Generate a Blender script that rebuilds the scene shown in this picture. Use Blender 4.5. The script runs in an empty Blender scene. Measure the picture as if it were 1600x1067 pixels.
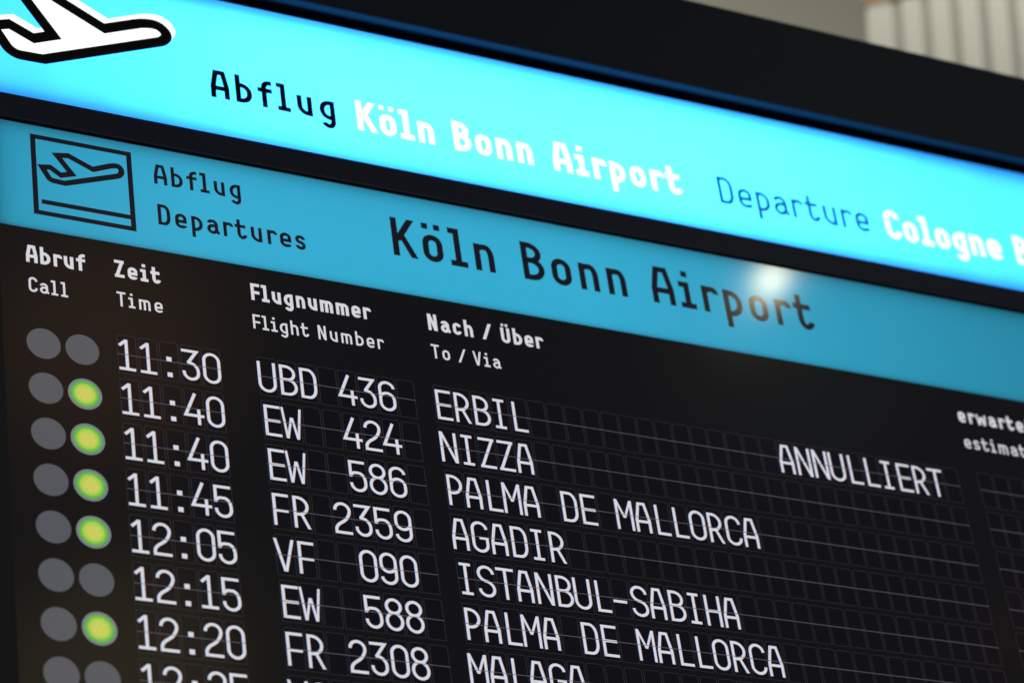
import bpy, bmesh, math
from mathutils import Vector, Matrix

# ------------------------------------------------------------------ camera, world, lights, exposure
S = 0.033            # one flap pitch of the display, in metres
BASE = 4.2           # height of the display's reference line above the hall floor


def P3(x, y, z=0.0):
    """display-face units (x right, y down, z away from the hall) -> metres"""
    return Vector((S * x, S * z, BASE - S * y))


scene = bpy.context.scene
scene.unit_settings.system = 'METRIC'
cam_d = bpy.data.cameras.new('camera')
cam = bpy.data.objects.new('camera', cam_d)
scene.collection.objects.link(cam)
CAM = (-60.6255, 76.1709, -105.5532)
RIGHT = Vector((0.88253298, -0.45280918, -0.12688337))
DOWN = Vector((0.14993304, 0.52668617, -0.83673279))
FWD = Vector((0.44570800, 0.71942028, 0.53270897))
rot = Matrix((RIGHT, -DOWN, -FWD)).transposed()
cam.matrix_world = Matrix.Translation(P3(*CAM)) @ rot.to_4x4()
cam_d.sensor_fit = 'HORIZONTAL'
cam_d.sensor_width = 36.0
cam_d.lens = 4781.24 / 1600 * 36.0
cam_d.clip_start = 0.1
cam_d.clip_end = 200.0
cam_d.dof.use_dof = True
cam_d.dof.focus_distance = 139.5 * S
cam_d.dof.aperture_fstop = 2.5
cam_d.dof.aperture_blades = 9
scene.camera = cam

world = bpy.data.worlds.new('World')
scene.world = world
world.use_nodes = True
wn, wl = world.node_tree.nodes, world.node_tree.links
wn.clear()
wout = wn.new('ShaderNodeOutputWorld')
wbg = wn.new('ShaderNodeBackground')
wl.new(wbg.outputs[0], wout.inputs[0])
wtc = wn.new('ShaderNodeTexCoord')


def world_blob(prev, direction, cos_in, cos_out, col):
    """a soft colour patch added to the world for the glossy screen to reflect"""
    d = Vector(direction).normalized()
    dot = wn.new('ShaderNodeVectorMath'); dot.operation = 'DOT_PRODUCT'
    wl.new(wtc.outputs['Generated'], dot.inputs[0]); dot.inputs[1].default_value = d
    mr = wn.new('ShaderNodeMapRange'); mr.interpolation_type = 'SMOOTHSTEP'
    wl.new(dot.outputs['Value'], mr.inputs['Value'])
    mr.inputs['From Min'].default_value = cos_out
    mr.inputs['From Max'].default_value = cos_in
    mix = wn.new('ShaderNodeMix'); mix.data_type = 'RGBA'
    wl.new(mr.outputs['Result'], mix.inputs['Factor'])
    if isinstance(prev, tuple):
        mix.inputs['A'].default_value = prev
    else:
        wl.new(prev, mix.inputs['A'])
    mix.inputs['B'].default_value = (*col, 1)
    return mix.outputs['Result']


def wdir(x, y, z):       # display-space direction -> world direction
    return (x, z, -y)


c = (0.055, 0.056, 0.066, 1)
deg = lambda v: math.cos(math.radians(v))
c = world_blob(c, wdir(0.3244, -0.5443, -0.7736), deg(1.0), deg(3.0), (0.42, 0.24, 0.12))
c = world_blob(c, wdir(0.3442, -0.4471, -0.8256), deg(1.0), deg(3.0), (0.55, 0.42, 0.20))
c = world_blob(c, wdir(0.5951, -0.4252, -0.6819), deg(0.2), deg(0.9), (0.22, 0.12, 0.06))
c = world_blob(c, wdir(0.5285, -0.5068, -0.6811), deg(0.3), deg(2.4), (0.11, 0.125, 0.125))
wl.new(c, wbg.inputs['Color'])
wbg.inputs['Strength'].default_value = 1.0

scene.view_settings.view_transform = 'Standard'
scene.view_settings.look = 'None'
scene.view_settings.exposure = 0.0
scene.view_settings.gamma = 1.0
scene.view_settings.use_curve_mapping = False


def area(name, loc, target, size, size_y, power, col, shape='RECTANGLE', spread=180):
    ld = bpy.data.lights.new(name, 'AREA')
    ld.shape = shape
    ld.size = size
    ld.size_y = size_y
    ld.energy = power
    ld.color = col
    ld.spread = math.radians(spread)
    o = bpy.data.objects.new(name, ld)
    scene.collection.objects.link(o)
    o.location = loc
    o.rotation_euler = (Vector(target) - Vector(loc)).to_track_quat('-Z', 'Y').to_euler()
    return o


# the ceiling downlight whose image shows in the glossy screen
spot_p = Vector((20.84, -8.665, 0.0))
spot_dir = Vector((81.465, -84.836, -105.553))
lp = spot_p + spot_dir * 0.55
area('ceiling_downlight', P3(*lp), P3(20.8, -8.7, 0), 0.08, 0.08, 0.76, (1.0, 0.87, 0.56), 'DISK')
# unseen lamp added above and in front of the board to light the background
area('background_fill', P3(50, -98, -40), P3(98, -100, 92), 1.6, 1.6, 24.0, (1.0, 0.96, 0.86), spread=70)


# ------------------------------------------------------------------ materials
def lin(r, g, b):
    return tuple(((v / 255) / 12.92 if v / 255 <= 0.04045 else ((v / 255 + 0.055) / 1.055) ** 2.4) for v in (r, g, b))


def mat(name, base=(0, 0, 0), rough=0.5, emit=None, strength=1.0, spec=0.5, noise=0.0, nscale=40, bump=0.0):
    m = bpy.data.materials.new(name)
    m.use_nodes = True
    nt = m.node_tree
    b = nt.nodes['Principled BSDF']
    b.inputs['Base Color'].default_value = (*base, 1)
    b.inputs['Roughness'].default_value = rough
    b.inputs['Specular IOR Level'].default_value = spec
    if emit:
        b.inputs['Emission Color'].default_value = (*emit, 1)
        b.inputs['Emission Strength'].default_value = strength
    if noise or bump:
        tc = nt.nodes.new('ShaderNodeTexCoord')
        n = nt.nodes.new('ShaderNodeTexNoise')
        n.inputs['Scale'].default_value = nscale
        n.inputs['Detail'].default_value = 6
        nt.links.new(tc.outputs['Object'], n.inputs['Vector'])
        if noise:
            mx = nt.nodes.new('ShaderNodeMix'); mx.data_type = 'RGBA'
            mx.inputs['A'].default_value = (*[v * (1 - noise) for v in base], 1)
            mx.inputs['B'].default_value = (*[min(1, v * (1 + noise)) for v in base], 1)
            nt.links.new(n.outputs['Fac'], mx.inputs['Factor'])
            nt.links.new(mx.outputs['Result'], b.inputs['Base Color'])
        if bump:
            bp = nt.nodes.new('ShaderNodeBump')
            bp.inputs['Strength'].default_value = bump
            bp.inputs['Distance'].default_value = 0.002
            nt.links.new(n.outputs['Fac'], bp.inputs['Height'])
            nt.links.new(bp.outputs['Normal'], b.inputs['Normal'])
    return m


GL = 0.10            # gloss of the anti-glare screen surface
M = {}
M['screen'] = mat('screen_black', (0.001, 0.001, 0.001), GL, lin(13, 13, 15))
M['tile'] = mat('screen_flap', (0.001, 0.001, 0.001), GL, lin(10, 9, 15))
M['outline'] = mat('screen_flap_outline', (0.001, 0.001, 0.001), GL, lin(41, 40, 44))
M['split'] = mat('screen_split_line', (0.001, 0.001, 0.001), GL, lin(88, 87, 95))
M['white'] = mat('screen_white', (0.001, 0.001, 0.001), GL, lin(212, 215, 222))
M['heading'] = mat('screen_heading_white', (0.001, 0.001, 0.001), GL, lin(214, 213, 219))

M['band_ink'] = mat('screen_dark_ink', (0.001, 0.001, 0.001), GL, lin(20, 19, 27))
M['grey_lamp'] = mat('screen_grey', (0.001, 0.001, 0.001), GL, lin(83, 85, 92))
M['ring_lamp'] = mat('screen_ring_grey', (0.001, 0.001, 0.001), GL, lin(116, 128, 130))
M['bezel'] = mat('bezel_black', (0.085, 0.088, 0.070), 0.55, noise=0.15, nscale=90)
M['housing'] = mat('housing_black', (0.02, 0.02, 0.02), 0.6)
M['fascia'] = mat('fascia_black', (0.026, 0.044, 0.062), 0.5, spec=0.4, noise=0.12, nscale=14)
M['rail'] = mat('rail_anthracite', (0.050, 0.068, 0.105), 0.5, spec=0.4, noise=0.1, nscale=20)
M['soffit'] = mat('lip_gloss_black', (0.004, 0.005, 0.008), 0.14, spec=0.42)
M['gasket'] = mat('gasket_black', (0.004, 0.005, 0.008), 0.8, spec=0.1)
M['sign_white'] = mat('sign_white_lit', (0.8, 0.8, 0.8), 0.4, (1.0, 1.0, 1.0), 1.15)
M['sign_black'] = mat('sign_black_ink', (0.010, 0.011, 0.014), 0.35, spec=0.3)
M['sign_thin'] = mat('sign_thin_blue_ink', (0.01, 0.05, 0.1), 0.4, lin(0, 92, 132), 1.0)


def lens_mat():
    """lit call lamp: yellow heart, green towards the rim, faint LED columns"""
    m = bpy.data.materials.new('lamp_green_glow')
    m.use_nodes = True
    nt = m.node_tree
    b = nt.nodes['Principled BSDF']
    b.inputs['Base Color'].default_value = (0.001, 0.001, 0.001, 1)
    b.inputs['Roughness'].default_value = GL
    tc = nt.nodes.new('ShaderNodeTexCoord')
    ln = nt.nodes.new('ShaderNodeVectorMath'); ln.operation = 'LENGTH'
    nt.links.new(tc.outputs['Object'], ln.inputs[0])
    dv = nt.nodes.new('ShaderNodeMath'); dv.operation = 'DIVIDE'
    nt.links.new(ln.outputs['Value'], dv.inputs[0]); dv.inputs[1].default_value = 0.65 * S
    cr = nt.nodes.new('ShaderNodeValToRGB')
    e = cr.color_ramp.elements
    e[0].position = 0.46; e[0].color = (*lin(200, 204, 92), 1)
    e[1].position = 0.97; e[1].color = (*lin(88, 178, 62), 1)
    k = cr.color_ramp.elements.new(0.72); k.color = (*lin(165, 200, 82), 1)
    k = cr.color_ramp.elements.new(0.84); k.color = (*lin(100, 188, 60), 1)
    nt.links.new(dv.outputs[0], cr.inputs[0])
    nt.links.new(cr.outputs[0], b.inputs['Emission Color'])
    b.inputs['Emission Strength'].default_value = 1.0
    return m




def pixel_grain(m, amount):
    """fine column grain of the display's pixels in a lit area"""
    nt = m.node_tree
    b = nt.nodes['Principled BSDF']
    tc = nt.nodes.new('ShaderNodeTexCoord')
    mp = nt.nodes.new('ShaderNodeMapping'); mp.inputs['Scale'].default_value = (620, 1, 170)
    n = nt.nodes.new('ShaderNodeTexNoise'); n.inputs['Scale'].default_value = 1.0; n.inputs['Detail'].default_value = 1.0
    mr = nt.nodes.new('ShaderNodeMapRange')
    mr.inputs['From Min'].default_value = .3; mr.inputs['From Max'].default_value = .7
    mr.inputs['To Min'].default_value = 1 - amount; mr.inputs['To Max'].default_value = 1 + amount
    nt.links.new(tc.outputs['Object'], mp.inputs['Vector']); nt.links.new(mp.outputs[0], n.inputs['Vector'])
    nt.links.new(n.outputs['Fac'], mr.inputs['Value']); nt.links.new(mr.outputs['Result'], b.inputs['Emission Strength'])


M['lens'] = lens_mat()
pixel_grain(M['lens'], .08)
pixel_grain(M['grey_lamp'], .08)
pixel_grain(M['ring_lamp'], .06)


def translucent_mat(name, col):
    m = bpy.data.materials.new(name)
    m.use_nodes = True
    nt = m.node_tree
    nt.nodes.clear()
    out = nt.nodes.new('ShaderNodeOutputMaterial')
    tr = nt.nodes.new('ShaderNodeBsdfTranslucent')
    tr.inputs['Color'].default_value = (*col, 1)
    nt.links.new(tr.outputs[0], out.inputs['Surface'])
    return m


BANDP = 1.07


def coated_translucent(name, col):
    """backlit display pane: diffusing colour layer under the same glossy face as the rest of the screen"""
    m = translucent_mat(name, col)
    nt = m.node_tree
    out = next(n for n in nt.nodes if n.type == 'OUTPUT_MATERIAL')
    tr = next(n for n in nt.nodes if n.type == 'BSDF_TRANSLUCENT')
    gl = nt.nodes.new('ShaderNodeBsdfGlossy'); gl.inputs['Roughness'].default_value = GL
    fr = nt.nodes.new('ShaderNodeFresnel'); fr.inputs['IOR'].default_value = 1.5
    mx = nt.nodes.new('ShaderNodeMixShader')
    nt.links.new(fr.outputs[0], mx.inputs[0]); nt.links.new(tr.outputs[0], mx.inputs[1]); nt.links.new(gl.outputs[0], mx.inputs[2])
    nt.links.new(mx.outputs[0], out.inputs['Surface'])
    return m


M['band'] = coated_translucent('screen_blue', tuple(v for v in lin(54, 172, 210)))
M['lit_panel'] = translucent_mat('sign_blue_acrylic', (0.035, 0.35, 1.0))
M['wall'] = mat('plaster_grey', lin(150, 149, 136), 0.8, noise=0.05, nscale=1.5)
M['slat'] = mat('slat_offwhite', (0.46, 0.46, 0.40), 0.55, noise=0.04, nscale=6)
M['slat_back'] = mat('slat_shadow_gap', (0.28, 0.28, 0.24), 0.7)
M['timber'] = mat('timber_brown', (0.30, 0.19, 0.06), 0.5, noise=0.3, nscale=8)


# ------------------------------------------------------------------ object helpers
def tag(o, label=None, cat=None, kind=None, group=None):
    if label:
        o['label'] = label
    if cat:
        o['category'] = cat
    if kind:
        o['kind'] = kind
    if group:
        o['group'] = group
    return o


def thing(name, label, cat, loc):
    o = bpy.data.objects.new(name, None)
    scene.collection.objects.link(o)
    o.location = loc
    o.empty_display_size = 0.2
    return tag(o, label, cat)


ORIG = {}            # world position of every built object's origin


def link(name, me, loc, parent=None):
    o = bpy.data.objects.new(name, me)
    scene.collection.objects.link(o)
    loc = Vector(loc)
    ORIG[o] = loc
    if parent is not None:
        o.parent = parent
        base = ORIG.get(parent, parent.location)
        o.location = loc - base
    else:
        o.location = loc
    return o


class MB:
    """collects faces in metres: x right, y into the display, z up"""

    def __init__(self):
        self.v, self.f, self.m = [], [], []

    def face(self, pts, mi=0):
        n = len(self.v)
        self.v += [tuple(p) for p in pts]
        self.f.append(tuple(range(n, n + len(pts))))
        self.m.append(mi)

    def box(self, x0, x1, y0, y1, z0, z1, mi=0):
        a = [(x0, y0, z0), (x1, y0, z0), (x1, y1, z0), (x0, y1, z0), (x0, y0, z1), (x1, y0, z1), (x1, y1, z1), (x0, y1, z1)]
        for q in ((0, 1, 5, 4), (1, 2, 6, 5), (2, 3, 7, 6), (3, 0, 4, 7), (4, 5, 6, 7), (3, 2, 1, 0)):
            self.face([a[i] for i in q], mi)

    def mesh(self, name, mats):
        me = bpy.data.meshes.new(name)
        me.from_pydata(self.v, [], self.f)
        for m in mats:
            me.materials.append(m)
        me.polygons.foreach_set('material_index', self.m)
        me.update()
        return me

    def build(self, name, mats, loc, parent=None):
        if not isinstance(mats, (list, tuple)):
            mats = [mats]
        return link(name, self.mesh(name, mats), loc, parent)


# ------------------------------------------------------------------ stroke lettering
def fil(pts, r, closed=False):
    """polyline with rounded corners; r = one radius or a list (0 keeps a corner sharp)"""
    n = len(pts)
    rr = list(r) if isinstance(r, (list, tuple)) else [r] * n
    out = []
    for i, p in enumerate(pts):
        if not closed and i in (0, n - 1):
            out.append(p)
            continue
        a, b = pts[i - 1], pts[(i + 1) % n]
        if rr[i] <= 0:
            out.append(p)
            continue
        la, lb = math.dist(p, a), math.dist(p, b)
        fa = 0.5 if (closed or (0 < i - 1)) else 1.0
        fb = 0.5 if (closed or (i + 1 < n - 1)) else 1.0
        ra, rb = min(rr[i], la * fa), min(rr[i], lb * fb)
        p0 = (p[0] + (a[0] - p[0]) * ra / la, p[1] + (a[1] - p[1]) * ra / la)
        p3 = (p[0] + (b[0] - p[0]) * rb / lb, p[1] + (b[1] - p[1]) * rb / lb)
        k = 0.5523
        p1 = (p0[0] + (p[0] - p0[0]) * k, p0[1] + (p[1] - p0[1]) * k)
        p2 = (p3[0] + (p[0] - p3[0]) * k, p3[1] + (p[1] - p3[1]) * k)
        for j in range(9):
            u = j / 8
            q = [(1 - u) ** 3 * p0[d] + 3 * u * (1 - u) ** 2 * p1[d] + 3 * u * u * (1 - u) * p2[d] + u ** 3 * p3[d] for d in (0, 1)]
            out.append(tuple(q))
    res = [out[0]]
    for q in out[1:]:
        if math.dist(q, res[-1]) > 1e-5:
            res.append(q)
    if closed and math.dist(res[0], res[-1]) < 1e-5:
        res.pop()
    return res


def strip(pts, t, closed=False):
    """quads along a polyline, mitred"""
    n = len(pts)
    L, R = [], []
    for i in range(n):
        p = Vector(pts[i])
        a = Vector(pts[i - 1]) if (i > 0 or closed) else None
        b = Vector(pts[(i + 1) % n]) if (i < n - 1 or closed) else None
        d1 = (p - a).normalized() if a is not None else None
        d2 = (b - p).normalized() if b is not None else None
        if d1 is None:
            d1 = d2
        if d2 is None:
            d2 = d1
        n1 = Vector((-d1.y, d1.x)); n2 = Vector((-d2.y, d2.x))
        mv = (n1 + n2)
        mv = n1 if mv.length < 1e-6 else mv.normalized()
        sc = 1 / max(0.38, mv.dot(n1))
        L.append(p + mv * t / 2 * sc)
        R.append(p - mv * t / 2 * sc)
    quads = []
    for i in range(n if closed else n - 1):
        j = (i + 1) % n
        quads.append([L[i], R[i], R[j], L[j]])
    return quads


def para(x0, y0, x1, y1, t, inset=True):
    """slanted stroke with level ends; x0, x1 are centre-lines at y0, y1"""
    h = t * math.hypot(x1 - x0, y1 - y0) / abs(y1 - y0) / 2
    return [[Vector((x0 - h, y0)), Vector((x0 + h, y0)), Vector((x1 + h, y1)), Vector((x1 - h, y1))]]


def sq(cx, cy, a, b=None):
    b = b or a
    return [[Vector((cx - a / 2, cy - b / 2)), Vector((cx + a / 2, cy - b / 2)), Vector((cx + a / 2, cy + b / 2)), Vector((cx - a / 2, cy + b / 2))]]


XH = 0.71


def glyph(ch, t, w):
    """list of strokes (each a list of quads) in cap-height units; ink spans x 0..w"""
    L, R, B, T = t / 2, w - t / 2, t / 2, 1 - t / 2
    X = XH
    Xt = X - t / 2
    r = (R - L) / 2
    cx = w / 2

    def s(pts, rad=0, closed=False, th=None):
        return strip(fil(pts, rad, closed), th or t, closed)
    if ch == 'A':
        a = 0.31 * w
        return [s([(L, 0), (L, .40), (a, T), (w - a, T), (R, .40), (R, 0)]), s([(L, .36), (R, .36)])]
    if ch == 'B':
        m = .525
        return [s([(L, 0), (L, 1)]), s([(L, T), (R - .04, T), (R - .04, m), (L, m)], [0, .25, .2, 0]), s([(L, m), (R, m), (R, B), (L, B)], [0, .25, .25, 0])]
    if ch in 'Cc':
        tp = T if ch == 'C' else Xt
        h = tp - B
        return [s([(R, B + h * .76), (R, tp), (L, tp), (L, B), (R, B), (R, B + h * .24)], r * 1.02)]
    if ch == 'D':
        return [s([(L, B), (L, T), (R, T), (R, B)], [0, 0, .30, .30], True)]
    if ch == 'E':
        return [s([(L, 0), (L, 1)]), s([(L, T), (w, T)]), s([(L, .50), (w * .96, .50)]), s([(L, B), (w, B)])]
    if ch == 'F':
        return [s([(L, 0), (L, 1)]), s([(L, T), (w, T)]), s([(L, .47), (w * .96, .47)])]
    if ch == 'G':
        return [s([(R, .76), (R, T), (L, T), (L, B), (R, B), (R, .47), (cx - .02, .47)], [0, r, r, r, r, 0, 0])]
    if ch == 'H':
        return [s([(L, 0), (L, 1)]), s([(R, 0), (R, 1)]), s([(L, .49), (R, .49)])]
    if ch == 'I':
        return [s([(cx, 0), (cx, 1)]), s([(0, T), (w, T)]), s([(0, B), (w, B)])]
    if ch == 'K':
        return [s([(L, 0), (L, 1)]), para(L + .04, .40, w * .86, 1, t * 1.0), para(w * .89, 0, cx * .82, .56, t * .98)]
    if ch == 'L':
        return [s([(L, 0), (L, 1)]), s([(L, B), (w, B)])]
    if ch == 'M':
        k = t * .95
        return [s([(k / 2, 0), (k / 2, 1)], 0, False, k), s([(w - k / 2, 0), (w - k / 2, 1)], 0, False, k), para(k * .55, 1, cx, .40, k * .82), para(w - k * .55, 1, cx, .40, k * .82)]
    if ch == 'N':
        return [s([(L, 0), (L, 1)]), s([(R, 0), (R, 1)]), para(L * 1.2, 1, w - L * 1.2, 0, t * .92)]
    if ch in 'O0':
        return [s([(L, B), (L, T), (R, T), (R, B)], r * 1.02, True)]
    if ch == 'P':
        return [s([(L, 0), (L, 1)]), s([(L, T), (R, T), (R, .41), (L, .41)], [0, .28, .28, 0])]
    if ch == 'R':
        return [s([(L, 0), (L, 1)]), s([(L, T), (R - .02, T), (R - .02, .43), (L, .43)], [0, .28, .28, 0]), para(w * .50, .43, w * .915, 0, t * .95)]
    if ch in 'Ss':
        tp = T if ch == 'S' else Xt
        h = tp - B
        f = lambda u: B + h * u
        return [s([(R, f(.77)), (R, tp), (L, tp), (L, f(.54)), (R, f(.47)), (R, B), (L, B), (L, f(.23))], [0, r, r, r, r, r, r, 0])]
    if ch == 'T':
        return [s([(cx, 0), (cx, 1)]), s([(0, T), (w, T)])]
    if ch == 'U':
        return [s([(L, 1), (L, B), (R, B), (R, 1)], r * 1.02)]
    if ch == '\u00dc':
        return [s([(L, .93), (L, B), (R, B), (R, .93)], r * 1.02), sq(w * .27, 1.09, .15), sq(w * .73, 1.09, .15)]
    if ch == 'V':
        k = t * .62
        return [para(k, 1, cx - k * .2, 0, t * .95), para(w - k, 1, cx + k * .2, 0, t * .95)]
    if ch == 'Y':
        return [para(t * .6, 1, cx, .42, t), para(w - t * .6, 1, cx, .42, t), s([(cx, 0), (cx, .45)])]
    if ch in 'Ww':
        h = 1 if ch == 'W' else X
        ap = .69 * h if ch == 'W' else X * .8
        k = t * .78
        b1, b2 = .24 * w, .76 * w
        return [para(k * .55, h, b1, 0, k), para(w - k * .55, h, b2, 0, k), para(cx - k * .15, ap, b1 + k * .15, 0, k), para(cx + k * .15, ap, b2 - k * .15, 0, k)]
    if ch == 'Z':
        return [s([(0, T), (w, T)]), s([(0, B), (w, B)]), para(w - t * .62, T, t * .62, B, t * .98)]
    if ch == '1':
        return [s([(cx, 0), (cx, 1)]), s([(t * .35, .79), (cx, .975)]), s([(0, B), (w, B)])]
    if ch == '2':
        return [s([(L, .74), (L, T), (R, T), (R, .54), (L, .24), (L, B), (w, B)], [0, r, r, .25, .16, 0, 0])]
    if ch == '3':
        return [s([(0, T), (R - .02, T), (w * .36, .575)]), s([(w * .30, .585), (R, .585), (R, B), (L, B), (L, .29)], [0, .30, r, r, 0])]
    if ch == '4':
        return [s([(w * .60, 1), (L * .9, .285), (w, .285)]), s([(w * .74, .50), (w * .74, 0)])]
    if ch == '5':
        return [s([(w * .94, T), (L, T), (L, .47)]), s([(L, .50), (L + .06, .615), (R, .615), (R, B), (L, B), (L, .28)], [0, .08, .30, r, r, 0])]
    if ch == '6':
        return [s([(R, .77), (R, T), (L, T), (L, B), (R, B), (R, .60), (L, .60), (L, .40)], [0, r, r, r, r, r, r, 0])]
    if ch == '9':
        g = glyph('6', t, w)
        return [[[Vector((w - p.x, 1 - p.y)) for p in q] for q in st] for st in g]
    if ch == '8':
        m = .545
        return [s([(L + .02, m), (L + .02, T), (R - .02, T), (R - .02, m)], .23, True), s([(L, B), (L, m), (R, m), (R, B)], .25, True)]
    if ch == ':':
        return [sq(cx, .585, .145), sq(cx, .075, .145)]
    if ch == '-':
        return [s([(0, .41), (w, .41)])]
    if ch == '/':
        return [para(t * .6, 0, w - t * .6, 1, t)]
    # ---- lower case
    if ch == 'a':
        R = w - .05 - t / 2
        return [s([(L + .01, X * .74), (L + .01, Xt), (R, Xt), (R, B + .02), (w, B + .01)], [0, r, r, .1, 0]), s([(R, .41), (L, .41), (L, B), (R, B), (R, .30)], [0, .19, .19, .19, 0])]
    if ch == 'b':
        return [s([(L, 0), (L, 1)]), s([(L, Xt), (R, Xt), (R, B), (L, B)], [0, .25, .25, 0])]
    if ch == 'd':
        return [s([(R, 0), (R, 1)]), s([(R, Xt), (L, Xt), (L, B), (R, B)], [0, .25, .25, 0])]
    if ch == 'e':
        m = .335
        return [s([(L, m), (R, m), (R, Xt), (L, Xt), (L, B), (R, B), (R, B + min(.15, max(.02, (m - t / 2 - B) * .42)))], [0, 0, r, r, r, r, 0], False)]
    if ch == 'f':
        x = .44 * w
        return [s([(w, T - .02), (x, T), (x, 0)], [0, .20, 0]), s([(0, X - t / 2 - .01), (w, X - t / 2 - .01)])]
    if ch == 'g':
        d = -.30 + t / 2
        return [s([(R, Xt), (L, Xt), (L, B), (R, B)], [0, .25, .25, 0]), s([(R, X), (R, d), (L + .06, d), (L + .02, d + .11)], [0, .19, .14, 0])]
    if ch == 'h':
        return [s([(L, 0), (L, 1)]), s([(L, Xt - .03), (L + .1, Xt), (R, Xt), (R, 0)], [0, .1, .24, 0])]
    if ch == 'i':
        return [s([(0, Xt), (cx, Xt), (cx, B)]), s([(0, B), (w, B)]), sq(cx - .01, .925, max(.15, t * 1.05))]
    if ch == 'l':
        return [s([(0, T), (cx - .01, T), (cx - .01, B)]), s([(0, B), (w, B)])]
    if ch == 'm':
        return [s([(L, 0), (L, X)]), s([(L, Xt), (cx, Xt), (cx, 0)], [0, .14, 0]), s([(cx - .02, Xt), (R, Xt), (R, 0)], [0, .16, 0])]
    if ch == 'n':
        return [s([(L, 0), (L, X)]), s([(L, Xt - .06), (L + .08, Xt), (R, Xt), (R, 0)], [0, .08, .25, 0])]
    if ch == 'o':
        return [s([(L, B), (L, Xt), (R, Xt), (R, B)], r * 1.02, True)]
    if ch == '\u00f6':
        return [s([(L, B), (L, Xt), (R, Xt), (R, B)], r * 1.02, True), sq(w * .20, .925, .148), sq(w * .80, .925, .148)]
    if ch == 'p':
        return [s([(L, X), (L, -.31)]), s([(L, Xt), (R, Xt), (R, B), (L, B)], [0, .25, .25, 0])]
    if ch == 'r':
        return [s([(L, 0), (L, X)]), s([(L, Xt - .07), (L + .08, Xt), (w - .03, Xt), (w - t * .3, Xt - .12)], [0, .08, .12, 0])]
    if ch == 't':
        x = .32 * w
        return [s([(x, .95), (x, B), (R - .02, B), (R, .22)], [0, .22, .2, 0]), s([(0, X - t / 2 - .01), (w * .90, X - t / 2 - .01)])]
    if ch == 'u':
        return [s([(L, X), (L, B), (R, B)], [0, .26, 0]), s([(R, X), (R, 0)])]
    raise KeyError(ch)


W = dict(A=.58, B=.535, C=.52, D=.53, E=.48, F=.48, K=.567, N=.52, T=.55, U=.52, V=.60, Z=.5, a=.53, b=.51, c=.47, d=.5, e=.495, f=.46,
         g=.49, h=.49, i=.40, l=.41, m=.70, n=.48, o=.49, p=.48, r=.41, s=.45, t=.52, u=.48, w=.72)
W.update({'\u00f6': .485, '\u00dc': .52, '/': .5})
RND = dict(A=(.06, .06), B=(.11, .085), C=(.095, .05), D=(.11, .09), E=(.11, .05), F=(.11, .04), K=(.11, .065), T=(.05, .05), V=(.03, .03), Z=(.08, .08),
           a=(.08, .05), b=(.11, .095), c=(.095, .06), e=(.095, .08), f=(.07, .05), g=(.095, .11), i=(.08, .08), l=(.075, .08), o=(.095, .095),
           p=(.11, .095), r=(.11, .04), s=(.09, .09), t=(.055, .05), w=(.05, .05), d=(.095, .11))
RND['\u00f6'] = (.095, .095)


def add_strokes(mb, strokes, x, y, h, z0=0.0, sx=1.0):
    """glyph strokes into a mesh builder; x,y in display units relative to the mesh origin (y up)"""
    for k, st in enumerate(strokes):
        for q in st:
            mb.face([(S * (x + p.x * h * sx), -(z0 + k * 0.00001), S * (y + p.y * h)) for p in q])


def disc_quads(cx, cy, r, n=12):
    return [[Vector((cx, cy)), Vector((cx + r * math.cos(2 * math.pi * i / n), cy + r * math.sin(2 * math.pi * i / n))), Vector((cx + r * math.cos(2 * math.pi * (i + 1) / n), cy + r * math.sin(2 * math.pi * (i + 1) / n)))] for i in range(n)]


def layout(txt, x0, x1, h):
    """ink-left positions (display units) of each letter so that the word's ink spans x0..x1"""
    ws = [W[c] for c in txt]
    gaps = [RND.get(a, (.11, .11))[1] + RND.get(b, (.11, .11))[0] for a, b in zip(txt, txt[1:])]
    k = ((x1 - x0) / h - sum(ws)) / sum(gaps) if gaps else 1
    sw = 1.0
    if gaps and k < .55:
        sw = ((x1 - x0) / h - .55 * sum(gaps)) / sum(ws)
        k = .55
    elif gaps and k > 1.35:
        sw = ((x1 - x0) / h - 1.35 * sum(gaps)) / sum(ws)
        k = 1.35
    elif not gaps:
        sw = (x1 - x0) / h / ws[0]
    out, x = [], x0
    for i, c_ in enumerate(txt):
        out.append((c_, x, ws[i] * sw))
        x += h * (ws[i] * sw + (gaps[i] * k if i < len(gaps) else 0))
    return out


def words(name, ws, base, h, t, m, parent, z, thick=0.0):
    """one mesh of one or more words: ws = [(text, x0, x1)...], base = baseline (y down)"""
    mb = MB()
    ox, oy = ws[0][1], base
    for txt, x0, x1 in ws:
        for c_, x, w in layout(txt, x0, x1, h):
            add_strokes(mb, glyph(c_, t, w), x - ox, 0, h)
    return mb.build(name, m, P3(ox, oy) + Vector((0, -z, 0)), parent)


# ------------------------------------------------------------------ hall behind the board
wl_ = MB()
a, b_, c_, d_ = P3(20, -200, 92), P3(150, -200, 92), P3(150, 40, 92), P3(20, 40, 92)
wl_.box(a.x, b_.x, a.y, a.y + 0.15, c_.z, a.z)
wall = wl_.build('wall', M['wall'], (0, 0, 0))
tag(wall, 'plain grey plastered hall wall blurred behind the sign', 'wall', 'structure')

A0 = Vector((72.216, -76.241, 46.792))
U = Vector((1, 0, -.78)).normalized()
V = Vector((0, 1, .225)).normalized()
NN = U.cross(V).normalized()          # points away from the camera
if NN.z < 0:
    NN = -NN
EU, EV, EN = [Vector((v.x, v.z, -v.y)) for v in (U, V, NN)]
pa = P3(*A0)


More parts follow.
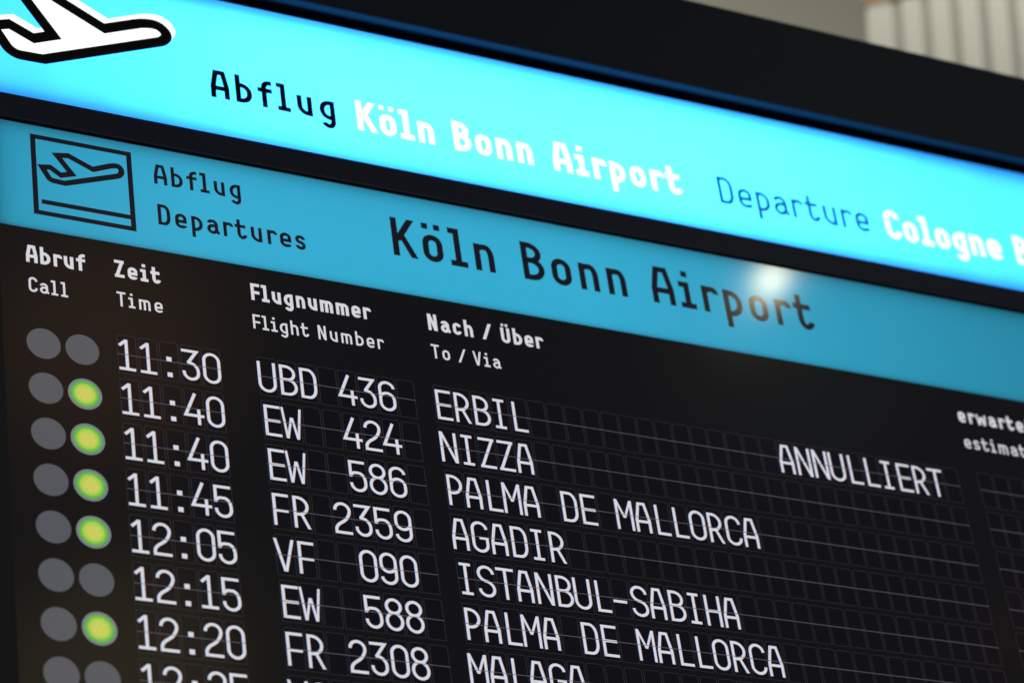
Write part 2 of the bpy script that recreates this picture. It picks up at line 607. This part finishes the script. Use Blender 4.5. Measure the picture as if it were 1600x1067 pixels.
def slab(mb, u0, u1, v0, v1, n0, n1, mi=0):
    c8 = [pa + S * (EU * u + EV * v + EN * n) for n in (n0, n1) for v in (v0, v1) for u in (u0, u1)]
    for q in ((0, 1, 3, 2), (5, 4, 6, 7), (4, 0, 2, 6), (1, 5, 7, 3), (4, 5, 1, 0), (2, 3, 7, 6)):
        mb.face([c8[i] for i in q], mi)


root = thing('slatted_wall_panel', 'off-white wall panel of upright slats under a brown beam, blurred top right', 'wall panel', pa)
mb = MB()
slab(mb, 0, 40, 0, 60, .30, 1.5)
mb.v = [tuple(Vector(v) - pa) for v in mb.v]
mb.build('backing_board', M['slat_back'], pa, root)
for k in range(17):
    u0 = max(0.0, 2.46 + 0.36 + 2.33 * (k - 1)) if k else 0.0
    u1 = 2.46 - 0.36 + 2.33 * k
    mb = MB()
    slab(mb, u0, u1, 0, 60, 0.0, .297)
    mb.v = [tuple(Vector(v) - pa) for v in mb.v]
    mb.build('slat', M['slat'], pa, root)
mb = MB()
slab(mb, -0.15, 40, -5.5, -0.02, -.35, 1.5)
mb.v = [tuple(Vector(v) - pa) for v in mb.v]
beam = mb.build('timber_beam', M['timber'], pa)
tag(beam, 'brown timber beam along the top of the slatted panel', 'beam')

# ------------------------------------------------------------------ illuminated sign over the display
sign = thing('illuminated_sign', 'bright cyan backlit sign box with plane symbol above the departure display', 'sign', P3(-22, -11, 0))
SX0, SX1 = -23.0, 62.0
PT, PB = -19.45, -11.0          # lit panel top and bottom (y down)
LIP = -19.80                    # underside of the top fascia
DEP = 0.87


def bar(name, x0, x1, y0, y1, z0, z1, m, parent):
    mb = MB()
    o = P3(x0, y1, 0)
    mb.box(0, S * (x1 - x0), S * z0, S * z1, 0, S * (y1 - y0))
    return mb.build(name, m, o, parent)


mb = MB()
mb.face([(0, 0, 0), (S * (SX1 - SX0), 0, 0), (S * (SX1 - SX0), 0, S * (PB - PT)), (0, 0, S * (PB - PT))])
mb.build('lit_panel', M['lit_panel'], P3(SX0, PB, 0), sign)
mb = MB()
x1, d, hgt = S * (SX1 - SX0), S * 4.0, S * (PB - PT)
e = 0.002
mb.face([(0, d, 0), (x1, d, 0), (x1, d, hgt), (0, d, hgt)])
mb.face([(0, e, 0), (x1, e, 0), (x1, d, 0), (0, d, 0)])
mb.face([(0, e, hgt), (0, d, hgt), (x1, d, hgt), (x1, e, hgt)])
mb.face([(0, e, 0), (0, d, 0), (0, d, hgt), (0, e, hgt)])
mb.face([(x1, e, 0), (x1, e, hgt), (x1, d, hgt), (x1, d, 0)])
mb.build('light_box', M['housing'], P3(SX0, PB, 0), sign)
bar('gasket', SX0, SX1, LIP + .003, PT, -.03, .6, M['gasket'], sign)
# top fascia: one profile swept along the sign, with a glossy underside lip
mb = MB()
FT = -25.97
prof = [(LIP, .6), (LIP, -DEP + .07), (LIP - .05, -DEP), (FT + .12, -DEP), (FT, -DEP + .12), (FT, 6.0)]
LX = S * (SX1 - SX0)
o = P3(SX0, LIP, 0)
for i, (p, q) in enumerate(zip(prof, prof[1:])):
    za, zb = -(p[0] - LIP) * S, -(q[0] - LIP) * S
    mb.face([(0, p[1] * S, za), (LX, p[1] * S, za), (LX, q[1] * S, zb), (0, q[1] * S, zb)], 1 if i == 0 else 0)
mb.build('top_fascia', [M['fascia'], M['soffit']], o, sign)
bar('bottom_rail', SX0, SX1, -11.05, -9.76, -.10, 1.0, M['rail'], sign)
bar('shadow_gap', SX0, SX1, -9.757, -9.56, .25, 1.0, M['gasket'], sign)

# backlight lamps inside the sign box
ym = (PT + PB) / 2
for xa, xb, pw in ((-22.6, -18, .54), (-18, -15, .62), (-15, -12, .72), (-12, -9, .84), (-9, -5, .97), (-5, 20, 1.08), (20, 24, 1.0), (24, 28, .90), (28, 32, .80), (32, 36, .70), (36, 61, .62)):
    ww, hh = S * (xb - xa), S * (PB - PT - .85)
    area('sign_backlight', P3((xa + xb) / 2, ym, 0.70), P3((xa + xb) / 2, ym, 0), ww, hh, 5.0 * pw * math.pi * ww * hh, (1, 1, 1))

# plane symbol of the sign
BIG = [(-19.92, -15.23), (-18.74, -14.67), (-17.77, -15.08), (-19.25, -17.25), (-18.15, -17.72), (-15.15, -16.15), (-12.79, -17.15),
       (-11.98, -16.85), (-11.95, -16.20), (-18.29, -13.54), (-19.87, -13.50), (-20.75, -14.95)]
rad = [0, 0, 0, 0, 0, 0, .75, .6, .45, 0, .45, 0]
ox, oy = -16.0, -15.3
pts = fil([(x - ox, -(y - oy)) for x, y in BIG], rad, True)
mb = MB()
dx, dy = .21, .36
T_ = .56
for q in strip(pts, T_, True):
    mb.face([(S * (p.x + dx), 0, S * (p.y + dy)) for p in q])
n0 = len(mb.v)
mb.v += [(S * x, -.00002, S * y) for x, y in pts]
mb.f.append(tuple(range(n0, n0 + len(pts)))); mb.m.append(0)
white = mb.build('plane_symbol', M['sign_white'], P3(ox, oy) + Vector((0, -.0004, 0)), sign)
mb = MB()
for q in strip(pts, T_, True):
    mb.face([(S * p.x, 0, S * p.y) for p in q])
mb.build('black_outline', M['sign_black'], P3(ox, oy) + Vector((0, -.0008, 0)), white)

for txt, xa, xb, bl, h, t, m in (('Abflug', -9.88, -3.32, -13.32, 1.69, .165, 'sign_black'), ('K\u00f6ln', -2.15, 2.07, -13.10, 1.82, .180, 'sign_white'),
                                 ('Bonn', 3.16, 7.62, -13.06, 1.83, .180, 'sign_white'), ('Airport', 8.80, 16.40, -13.02, 1.85, .180, 'sign_white'),
                                 ('Departure', 18.63, 28.03, -13.06, 1.73, .128, 'sign_thin'), ('Cologne', 29.12, 36.72, -12.97, 1.88, .180, 'sign_white'),
                                 ('Bonn', 37.70, 42.4, -12.96, 1.9, .180, 'sign_white')):
    words('lettering', [(txt, xa, xb)], bl, h, t, M[m], sign, .0005)

# ------------------------------------------------------------------ departure display
disp = thing('departure_display', 'large black departure board with blue header and rows of white flap letters', 'display board', P3(-21, 40, 0))
DX0, DX1, DY0, DY1 = -20.92, 62.0, -9.55, 40.0
mb = MB()
hx, hd0, hd1 = S * (DX1 + 28), S * .20, S * 6.0
ztop, zmid, zbot = S * (DY1 + 2 - DY0), S * (DY1 + 2 + 2.2), 0.0
mb.box(0, hx, hd0, hd1, zbot, zmid)                              # body behind the dark part of the screen
for f in ((0, S * 5.08, zmid, ztop), (hx - S * 2, hx, zmid, ztop)):
    mb.box(f[0], f[1], hd0, hd1, f[2] + .0005, f[3])
mb.box(S * 5.08, hx - S * 2, .0012, hd1, ztop + .0002, ztop + S * .10)  # lid over the lamp chamber of the header
mb.box(S * 5.08, hx - S * 2, hd1 - .004, hd1, zmid + .0005, ztop)
mb.build('housing', M['housing'], P3(-26, DY1 + 2, 0), disp)
bar('bezel', -26, DX0, DY0, DY1, -.03, .19, M['bezel'], disp)
bar('screen', DX0 + .002, DX1, -3.70, DY1, 0.0, .19, M['screen'], disp)
mb = MB()
bw, bh = S * (DX1 - DX0 - .002), S * (-3.703 - DY0 - .003)
mb.face([(0, 0, 0), (bw, 0, 0), (bw, 0, bh), (0, 0, bh)])
band = mb.build('header_band', M['band'], P3(DX0 + .002, -3.703, 0), disp)
edges = [-20.9, -19.5, -18, -16.5, -15, -13.5, -12, -10, 8, 11, 13, 15, 17, 19, 21, 23, 25, 27, 29, 31, 33, 35, 60]
for xa, xb in zip(edges, edges[1:]):          # lamps added behind the header, power graded so the band dims at its ends
    xm = (xa + xb) / 2
    pw = .98 - .022 * max(0, -11 - xm) - .0145 * max(0, min(xm, 36) - 9.5)
    ww, hh = S * (xb - xa), S * 7.04
    area('header_backlight', P3((xa + xb) / 2, -5.98, .6), P3((xa + xb) / 2, -5.98, 0), ww, hh, BANDP * pw * math.pi * ww * hh, (1, 1, 1))

Z1, Z2, Z3, Z4 = .00012, .00024, .00036, .00052
# header writing
words('lettering', [('K\u00f6ln', -1.05, 4.46)], -5.89, 2.24, .148, M['band_ink'], band, Z1)
words('lettering', [('Bonn', 6.04, 11.88)], -5.88, 2.24, .148, M['band_ink'], band, Z1)
words('lettering', [('Airport', 13.37, 23.02)], -5.88, 2.24, .148, M['band_ink'], band, Z1)
words('lettering', [('Abflug', -13.20, -8.84)], -7.50, 1.13, .152, M['band_ink'], band, Z1)
words('lettering', [('Departures', -13.15, -5.72)], -5.20, 1.16, .150, M['band_ink'], band, Z1)
# header pictogram: square frame with a plane over a runway line
mb = MB()
ox, oy = -16.73, -6.82
loc2 = lambda x, y: (x - ox, -(y - oy))


def flat(quads, k=0):
    for q in quads:
        mb.face([(S * p.x, -.00001 * k, S * p.y) for p in q])


flat(strip([loc2(-19.06, -8.92), loc2(-14.39, -8.92), loc2(-14.39, -4.68), loc2(-19.06, -4.68)], .25, True))
flat(strip([loc2(-18.79, -5.31), loc2(-14.42, -5.31)], .25), 1)
SM = [(-18.68, -7.25), (-18.28, -7.32), (-17.79, -6.98), (-17.25, -7.16), (-17.93, -8.07), (-17.38, -8.17), (-16.20, -7.65), (-15.12, -8.13), (-14.80, -8.05),
      (-14.80, -7.60), (-17.61, -6.56), (-18.32, -6.60)]
flat(strip(fil([loc2(*p) for p in SM], [0, 0, 0, 0, 0, 0, 0, .35, .3, .25, 0, .15], True), .29, True), 2)
mb.build('pictogram', M['band_ink'], P3(ox, oy) + Vector((0, -Z1, 0)), band)


# column headings: a bold line with its translation below
def heading(bold, plain, bl1=-1.845, bl2=-.27, h1=.93, h2=.78):
    o = words('column_heading', bold, bl1, h1, .172, M['heading'], disp, Z1)
    words('translation', plain, bl2, h2, .132, M['heading'], o, Z1)


heading([('Abruf', -19.67, -16.88)], [('Call', -19.61, -17.79)])
heading([('Zeit', -15.48, -13.26)], [('Time', -15.47, -13.28)])
heading([('Flugnummer', -8.81, -2.72)], [('Flight', -8.85, -6.05), ('Number', -5.58, -2.22)])
heading([('Nach', .29, 2.68), ('/', 3.16, 3.73), ('\u00dcber', 4.21, 6.48)], [('To', .27, 1.24), ('/', 1.67, 2.13), ('Via', 2.48, 3.96)])
heading([('erwartet', 30.95, 35.75)], [('estimated', 30.95, 36.0)], -1.73, -.15, .90, .78)

PITCH = 2.303


# call lamps
def disc_mesh(name, r, m, n=64):
    mb = MB()
    mb.face([(S * r * math.cos(2 * math.pi * i / n), 0, S * r * math.sin(2 * math.pi * i / n)) for i in range(n)])
    return mb.mesh(name, [m])


grey_me = disc_mesh('call_lamp', .785, M['grey_lamp'])
ring_me = disc_mesh('call_lamp_ring', .785, M['ring_lamp'])
lens_me = disc_mesh('lens', .65, M['lens'])
LIT = {2, 3, 4, 5, 7}
for k in range(1, 9):
    for x, right in ((-19.06, False), (-17.27, True)):
        lit = right and k in LIT
        o = link('call_lamp', ring_me if lit else grey_me, P3(x, PITCH * k + .09) + Vector((0, -Z1, 0)), disp)
        if lit:
            o['label'] = 'lit green call lamp'
            link('lens', lens_me, P3(x, PITCH * k + .09) + Vector((0, -Z2, 0)), o)

# flap fields
EXT = {'I': (.20, .77), '1': (.12, .89), 'L': (.21, .93), 'E': (.16, .95), 'F': (.145, .91), 'N': (.08, .93), 'M': (.02, .95), 'A': (.07, .89), 'W': (-.01, 1.0),
       'V': (-.02, .985), 'U': (.04, .93), 'H': (.09, .93), 'T': (.06, .96), '4': (.03, .97), 'R': (.13, .91), 'P': (.16, .92), 'B': (.13, .97), 'D': (.13, .95),
       'C': (.09, .95), 'G': (.08, .93), 'O': (.08, .95), 'S': (.08, .95), 'Z': (.10, .92), '0': (.105, .965), '8': (.08, .965), '3': (.115, .94), ':': (.375, .625),
       '-': (.10, .82)}
FH = 1.62
glyph_cache = {}
FRINGE = .019
M['fringe_blue'] = mat('screen_subpixel_blue', (0.001, 0.001, 0.001), GL, lin(30, 95, 185))
M['fringe_red'] = mat('screen_subpixel_red', (0.001, 0.001, 0.001), GL, lin(165, 95, 62))


def flap_glyph(ch):
    if ch not in glyph_cache:
        x0, x1 = EXT.get(ch, (.10, .945))
        mb = MB()
        add_strokes(mb, glyph(ch, .086, (x1 - x0) / FH), 0, 0, FH)
        n = len(mb.f)
        for mi, off, dz in ((1, -FRINGE, .00003), (2, FRINGE, .00004)):      # colour fringes of the display's sub-pixels
            for k in range(n):
                mb.face([(mb.v[i][0] + S * off, mb.v[i][1] + dz, mb.v[i][2]) for i in mb.f[k]], mi)
        glyph_cache[ch] = (mb.mesh('flap_' + {':': 'colon', '-': 'hyphen'}.get(ch, ch.lower()), [M['white'], M['fringe_blue'], M['fringe_red']]), x0)
    return glyph_cache[ch]


def field(name, x0, pitch, n, row, txt):
    yc = PITCH * row
    mb = MB()
    o = P3(x0, yc)
    for i in range(n):
        xa, xb = i * pitch + .085, i * pitch + .965
        za, zb = -1.00, 1.02
        mb.face([(S * xa, 0, S * za), (S * xb, 0, S * za), (S * xb, 0, S * zb), (S * xa, 0, S * zb)], 0)
        pts = fil([(xa, za), (xb, za), (xb, zb), (xa, zb)], [.0, .0, .09, .09], True)
        for q in strip(pts, .033, True):
            mb.face([(S * p.x, -.00008, S * p.y) for p in q], 1)
        for zz in (-.03, .03):           # hinge slots at either side of the split
            pass
    mb.face([(S * (.07), -.0003, -S * .016), (S * (n * pitch - .02), -.0003, -S * .016), (S * (n * pitch - .02), -.0003, S * .016), (S * .07, -.0003, S * .016)], 2)
    f = mb.build(name, [M['tile'], M['outline'], M['split']], o + Vector((0, -Z1, 0)), disp)
    for i, ch in enumerate(txt):
        if ch == ' ':
            continue
        me, gx = flap_glyph(ch)
        part = 'digit' if ch.isdigit() else {':': 'colon', '-': 'hyphen'}.get(ch, 'letter')
        link(part, me, P3(x0 + i * pitch + gx * min(1, pitch), yc + .815) + Vector((0, -Z1 - .00018, 0)), f)
    return f


ROWS = [('11:30', 'UBD 436', 'ERBIL'.ljust(19) + 'ANNULLIERT'), ('11:40', 'EW  424', 'NIZZA'), ('11:40', 'EW  586', 'PALMA DE MALLORCA'),
        ('11:45', 'FR 2359', 'AGADIR'), ('12:05', 'VF  090', 'ISTANBUL-SABIHA'), ('12:15', 'EW  588', 'PALMA DE MALLORCA'),
        ('12:20', 'FR 2308', 'MALAGA'), ('12:25', 'VO', '')]
for k, (tm, fl, de) in enumerate(ROWS, 1):
    field('time_display', -15.69, 1.0078, 5, k, tm)
    field('flight_number_display', -8.906, 1.0005, 8, k, fl)
    if k < 8:
        field('destination_display', 0.0, 1.0, 30, k, de)
    if k < 6:
        field('expected_time_display', 31.17, 1.0, 5, k, '')
